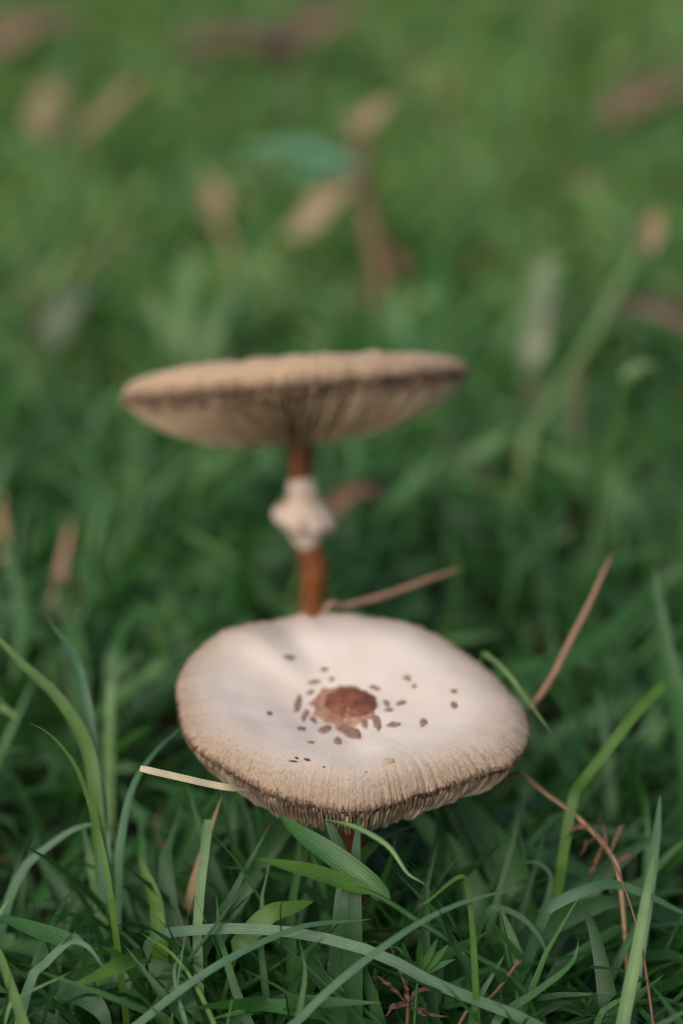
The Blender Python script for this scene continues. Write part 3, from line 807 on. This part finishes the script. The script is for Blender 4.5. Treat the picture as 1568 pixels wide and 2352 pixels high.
blade('grass_leaf', 'tall upright blade at the lawn right of the stubby yellow green blade', 'grass blade', seqd((1500, 1300, .68), (1520, 1440, .675), (1545, 1580, .67), (1575, 1720, .66)), 50, M_green, group=G1)
ts = empty('seed_stalk', at(1361, 1441, .84) - Vector((0, 0, at(1361, 1441, .84).z - GZ)))
tag(ts, 'tall lone green stalk with a small pale spikelet on top', 'seed stalk')
blade('culm', None, None, seqd((1436, 868, .86), (1420, 930, .86), (1394, 1089, .855), (1367, 1230, .85), (1361, 1441, .84)), 22, M_yel, 'stalk', parent=ts)
blade('spikelet', None, None, seqd((1512, 836, .86), (1480, 842, .86), (1452, 852, .86), (1434, 872, .86)), 34, M_pale, 'leaf', root=False, parent=ts)
# left, middle distance
blade('dry_grass', 'pinkish tan dry blade standing in the grass left of the tall stem', 'dry blade', seqd((165, 1192, .86), (155, 1240, .857), (142, 1300, .853), (124, 1412, .845), (120, 1440, .84)), 28, M_pink, 'long', group=G2)
blade('dry_grass', 'fainter shorter dry blade leaning next to the pinkish tan one', 'dry blade', seqd((196, 1265, .86), (180, 1346, .855), (165, 1425, .845), (162, 1440, .84)), 22, M_red, 'long', group=G2)
blade('dry_grass', 'bent tan dry blade just beside the pinkish tan pair', 'dry blade', seqd((2, 1130, .90), (4, 1200, .893), (14, 1300, .885), (22, 1350, .88)), 28, M_tan, 'long', group=G2)
blade('grass_leaf', 'pale curled leaf tip behind the tall bluish blade', 'grass blade', seqd((340, 1506, .70), (315, 1510, .70), (282, 1535, .695), (262, 1562, .69), (255, 1600, .685)), 28, M_pale, group=G1)
blade('grass_leaf', 'broad upright leaf above the pale curled leaf tip', 'grass blade', seqd((330, 1380, .75), (305, 1410, .745), (283, 1445, .74), (260, 1525, .73)), 40, M_green, group=G1)
blade('grass_leaf', 'bright whitish leaf end low behind the bright slim blade', 'grass blade', seqd((48, 1655, .64), (30, 1642, .645), (5, 1625, .65), (-20, 1630, .65)), 32, M_pale, group=G1)
blade('grass_leaf', 'upright blade seen just left of the orange brown stem', 'grass blade', seqd((540, 1310, .86), (545, 1380, .85), (540, 1450, .84), (535, 1500, .83)), 46, M_green, 'blade', group=G1)
blade('grass_leaf', 'tall upright blade right of the stem of the tan mushroom', 'grass blade', seqd((955, 1040, .98), (958, 1140, .97), (965, 1260, .95), (968, 1330, .94)), 44, M_green, 'long', group=G1)

# ------------------------------------------------------------------ blurred plants and litter behind
def stalk_with_head(name, label, pts, w, mh, ms, head_pts, hw):
    P0 = at(*pts[-1]); e = empty(name, Vector((P0.x, P0.y, GZ)))
    tag(e, label, 'seed stalk', 'tall stalks behind the tan mushroom')
    blade('culm', None, None, pts, w, ms, 'stalk', parent=e)
    blade('seed_head', None, None, head_pts, hw, mh, 'leaf', root=False, parent=e, fold=.6)
    return e
stalk_with_head('seed_stalk', 'long slanting pale green stalk with a tan seed head', seqd((1478, 560, 1.02), (1440, 622, 1.01), (1341, 804, 1.0), (1245, 953, .98), (1215, 1010, .97)), 34, M_dull, M_pale, seqd((1520, 480, 1.03), (1500, 515, 1.03), (1478, 560, 1.02), (1465, 585, 1.02)), 60)
stalk_with_head('seed_stalk', 'long bent straw coloured stalk leaning over left of the weed', seqd((165, 330, 1.5), (120, 430, 1.48), (60, 530, 1.45), (0, 610, 1.42)), 40, M_dull, M_pale, seqd((330, 165, 1.55), (250, 260, 1.53), (165, 330, 1.5)), 44)
stalk_with_head('seed_stalk', 'short brown stalk with a tan head left of the weed', seqd((500, 500, 1.35), (530, 570, 1.33), (545, 640, 1.3)), 28, M_dull, M_dull, seqd((470, 395, 1.36), (485, 440, 1.36), (503, 505, 1.35)), 60)
wd = empty('tall_weed', at(885, 745, 1.22) - Vector((0, 0, at(885, 745, 1.22).z - GZ)))
tag(wd, 'tall weed with brown stem, teal leaves and a tan flower head', 'weed')
blade('stem', None, None, seqd((828, 300, 1.26), (828, 400, 1.255), (845, 500, 1.25), (866, 600, 1.24), (885, 745, 1.22)), 38, M_red, 'stalk', parent=wd)
for (pts, w, m) in [([(535, 338), (600, 345), (680, 345), (770, 372), (825, 400)], 46, M_teal), ([(660, 410), (710, 400), (770, 385), (826, 395)], 54, M_teal), ([(655, 540), (705, 520), (760, 460), (832, 420)], 95, M_dull), ([(900, 225), (860, 262), (828, 300)], 48, M_dull), ([(790, 262), (812, 280), (830, 310)], 44, M_dull), ([(930, 640), (900, 590), (862, 560)], 50, M_red), ([(660, 710), (720, 700), (800, 690), (872, 680)], 50, M_litter), ([(870, 760), (840, 730), (870, 680)], 40, M_blue)]:
    blade('leaf', None, None, seq(1.25, *pts), w, m, 'leaf', root=False, parent=wd, fold=.35)
blade('grass_leaf', 'wide greyish pale leaf standing right of the tall weed', 'grass blade', seqd((1250, 575, 1.15), (1248, 630, 1.14), (1240, 700, 1.13), (1230, 790, 1.11)), 62, M_grey, 'long', group=G1)
tf = empty('grass_tuft', at(440, 800, 1.08) - Vector((0, 0, at(440, 800, 1.08).z - GZ)))
tag(tf, 'light green grass tuft just beyond the left of the upturned cap', 'grass tuft')
for (a, b, w, m) in [((430, 560), (420, 780), 55, M_pale), ((330, 670), (395, 790), 50, M_pale), ((575, 610), (480, 770), 55, M_pale), ((480, 620), (450, 780), 46, M_yel), ((520, 690), (470, 790), 50, M_pale), ((380, 620), (410, 790), 40, M_yel), ((610, 680), (500, 790), 40, M_green)]:
    blade('blade', None, None, seqd((a[0], a[1], 1.12), ((a[0] + b[0]) / 2, (a[1] + b[1]) / 2 - 8, 1.1), (b[0], b[1], 1.08)), w, m, 'blade', parent=tf)
def fallen_leaf(label, px, py, z, L, W, ang, mat, up=0.0):
    c = atz(px, py, z)
    d = Vector((math.cos(R(ang)), math.sin(R(ang)) , up)).normalized()
    P = [c - d * L * .62 + Vector((0, 0, -.006)), c - d * L * .45, c - d * L * .15 + Vector((0, 0, .006)), c + d * L * .2 + Vector((0, 0, .005)), c + d * L * .5]
    V, F, T = ribbon(P[::-1], W, 'leaf', face=(0, -.25, 1), fold=.35, n=16, wave=.12)
    e = empty('fallen_leaf', (c.x, c.y, GZ))
    tag(e, label, 'leaf', 'fallen leaves lying on the lawn')
    mesh_obj('leaf_blade', V, F, mat, e, attrs={'tint': T})
    V, F, T = ribbon([P[0] + d * L * .1, P[0], P[0] - d * .012 - Vector((0, 0, max(P[0].z - GZ, 0)))], .0022, 'stalk', n=6)
    mesh_obj('leaf_stalk', V, F, mat, e, attrs={'tint': T})
fallen_leaf('dark brown fallen leaf lying upright at the grass edge above a tan scrap', 90, 75, .035, .085, .06, 20, M_litter, .25)
fallen_leaf('small tan leaf scrap below the dark brown fallen leaf', 128, 240, .03, .07, .03, 80, M_dull, .3)
fallen_leaf('long reddish brown fallen leaf beyond the tall weed', 590, 110, .035, .12, .045, -8, M_litter, 0)
fallen_leaf('reddish brown leaf raised at one end, touching the long fallen leaf', 740, 72, .045, .10, .05, 25, M_litter, .45)
fallen_leaf('tan brown fallen leaf lying alone on open lawn', 1520, 228, .03, .095, .04, 25, M_litter, .2)
fallen_leaf('narrow brown leaf near the slanting stalk with the tan seed head', 1510, 745, .04, .07, .022, -50, M_litter, 0)
fallen_leaf('small reddish leaf lying behind the orange brown stem', 830, 1165, .03, .028, .012, 15, M_red, .1)
fallen_leaf('small greyish leaf left of the light green tuft', 180, 715, .035, .04, .022, 60, M_greygreen, .3)

# ------------------------------------------------------------------ the lawn itself
def lawn():
    bx, by, L, W, lean, az, droop, typ, tint = [], [], [], [], [], [], [], [], []
    def region(y0, y1, hw0, hw1, dens, scale, lmin, lmax):
        area = (y1 - y0) * (hw0 + hw1)
        N = int(area * dens)
        y = rng.uniform(y0, y1, N)
        x = rng.uniform(-1, 1, N) * (hw0 + (hw1 - hw0) * (y - y0) / (y1 - y0))
        # clumps: pull the blades to tuft centres
        cl = np.array([noise.noise(Vector((a * 26, b * 26, 1.7))) for a, b in zip(x, y)])
        keep = rng.uniform(0, 1, N) < np.clip(0.62 + 0.9 * cl, 0.12, 1)
        x, y, cl = x[keep], y[keep], cl[keep]
        n = len(x)
        t = rng.choice([0, 1], n, p=[.42, .58])
        l = rng.uniform(lmin, lmax, n) * (1 + .35 * cl)
        l *= np.where(t == 1, .92, 1.0)
        w = np.where(t == 0, rng.uniform(.0019, .0036, n), rng.uniform(.0040, .0078, n)) * scale
        bx.append(x); by.append(y); L.append(l); W.append(w); typ.append(t)
        lean.append(np.abs(rng.normal(.42, .30, n))); az.append(rng.uniform(0, 2 * math.pi, n))
        droop.append(rng.uniform(.05, 1.0, n))
        big = np.array([noise.noise(Vector((a * 6, b * 6, 8.2))) for a, b in zip(x, y)])
        b1 = np.clip((y - .60) / 0.75, 0, 1)      # tint paints far sky sheen paler, near shade darker; near grass also deeper green
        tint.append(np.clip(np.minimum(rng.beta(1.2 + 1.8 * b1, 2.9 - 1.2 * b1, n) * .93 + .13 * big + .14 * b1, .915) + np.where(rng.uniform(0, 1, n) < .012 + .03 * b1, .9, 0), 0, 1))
    region(0.34, 0.62, .11, .17, 22000, 1.0, .048, .094)
    region(0.62, 1.05, .16, .27, 17000, 1.05, .050, .096)
    region(1.05, 1.75, .36, .75, 11000, 1.25, .050, .094)
    region(1.75, 4.0, .75, 1.5, 4800, 1.7, .050, .092)
    region(0.45, 0.535, .055, .06, 42000, 1.15, .082, .102)       # taller grass round the foot of the cream mushroom
    x, y, l, w, t = map(np.concatenate, (bx, by, L, W, typ))
    ln, a, dr_, ti = map(np.concatenate, (lean, az, droop, tint))
    # nothing grows through the caps or the stems
    dF = np.hypot(x - FC.x, y - FC.y); dB = np.hypot(x - BC.x, y - BC.y)
    l = np.where(dF < .085, np.minimum(l, np.where(y < FC.y - .012, .098, .084)), l)
    l = np.where((np.abs(x - baseB.x) < .05) & (y > .58) & (y < .70), np.minimum(l, .072), l)
    keep = (np.hypot(x - baseF.x, y - baseF.y) > .011) & (np.hypot(x - baseB.x, y - baseB.y) > .011)
    # clear line: keep very near stray blades low
    l = np.where(y < .42, np.minimum(l, .074), l)
    x, y, l, w, t, ln, a, dr_, ti = [q[keep] for q in (x, y, l, w, t, ln, a, dr_, ti)]
    n = len(x)
    S = np.array([0, .16, .34, .52, .70, .86, 1.0])
    prof0 = np.array([.75, .95, 1.0, .95, .78, .48, .02])
    prof1 = np.array([.22, .24, .55, 1.0, .92, .55, .02])
    m = len(S)
    s = S[None, :]
    # integrate the bend: angle from the vertical grows along the blade
    ang0 = ln[:, None] * np.where(t[:, None] == 1, .6, .8)
    ang = ang0 + dr_[:, None] * 1.5 * s ** 1.6 + np.where(t[:, None] == 1, .45, 0) * np.clip((s - .2) * 4, 0, 1)
    ds = np.diff(S, prepend=0)[None, :] * l[:, None]
    hor = np.cumsum(np.sin(ang) * ds, 1); ver = np.cumsum(np.cos(ang) * ds, 1)
    curl = rng.normal(0, .5, n)[:, None] * s ** 2
    ca, sa = np.cos(a[:, None] + curl), np.sin(a[:, None] + curl)
    px = x[:, None] + hor * ca; py = y[:, None] + hor * sa; pz = np.maximum(ver, -.001) - .006 * (s == 0) 
    pz = np.maximum(pz, .002 * s) + GZ
    tw = rng.uniform(-.9, .9, n)[:, None] * (.4 + s)
    wd_ = (np.where(t[:, None] == 1, prof1[None, :], prof0[None, :]) * w[:, None]) * .5
    sx, sy = -sa * np.cos(tw), ca * np.cos(tw)
    sz = np.sin(tw)
    nx, ny, nz = -np.cos(ang) * ca, -np.cos(ang) * sa, np.sin(ang)
    sx, sy, szz = sx + nx * sz, sy + ny * sz, nz * sz
    fold = .30
    Pm = np.stack([px, py, pz], -1)
    Sd = np.stack([sx, sy, szz], -1) * wd_[..., None]
    Nn = np.stack([nx, ny, nz], -1) * (wd_[..., None] * fold)
    verts = np.stack([Pm - Sd + Nn, Pm - Nn * .3, Pm + Sd + Nn], 2).reshape(-1, 3)      # n, m, 3
    tin = np.empty((n, m, 3, 3), np.float32)
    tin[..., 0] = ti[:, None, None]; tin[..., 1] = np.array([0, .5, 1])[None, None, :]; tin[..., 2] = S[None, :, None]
    base = (np.arange(n) * m * 3)[:, None, None]
    j = np.arange(m - 1)[None, :, None] * 3
    q = np.array([[0, 1, 4, 3], [1, 2, 5, 4]])
    faces = (base[..., None] + j[..., None] + q[None, None]).reshape(-1, 4)
    me = bpy.data.meshes.new('grass')
    me.vertices.add(len(verts)); me.vertices.foreach_set('co', verts.astype(np.float32).ravel())
    me.loops.add(faces.size); me.loops.foreach_set('vertex_index', faces.astype(np.int32).ravel())
    me.polygons.add(len(faces))
    me.polygons.foreach_set('loop_start', np.arange(len(faces), dtype=np.int32) * 4)
    me.polygons.foreach_set('use_smooth', np.ones(len(faces), dtype=bool))
    me.update(calc_edges=True)
    at_ = me.attributes.new('tint', 'FLOAT_VECTOR', 'POINT')
    at_.data.foreach_set('vector', tin.reshape(-1))
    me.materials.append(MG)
    o = bpy.data.objects.new('grass', me); col.objects.link(o)
    tag(o, 'thick green lawn grass covering the ground', 'grass', kind='stuff')
    print('lawn blades', n)
lawn()
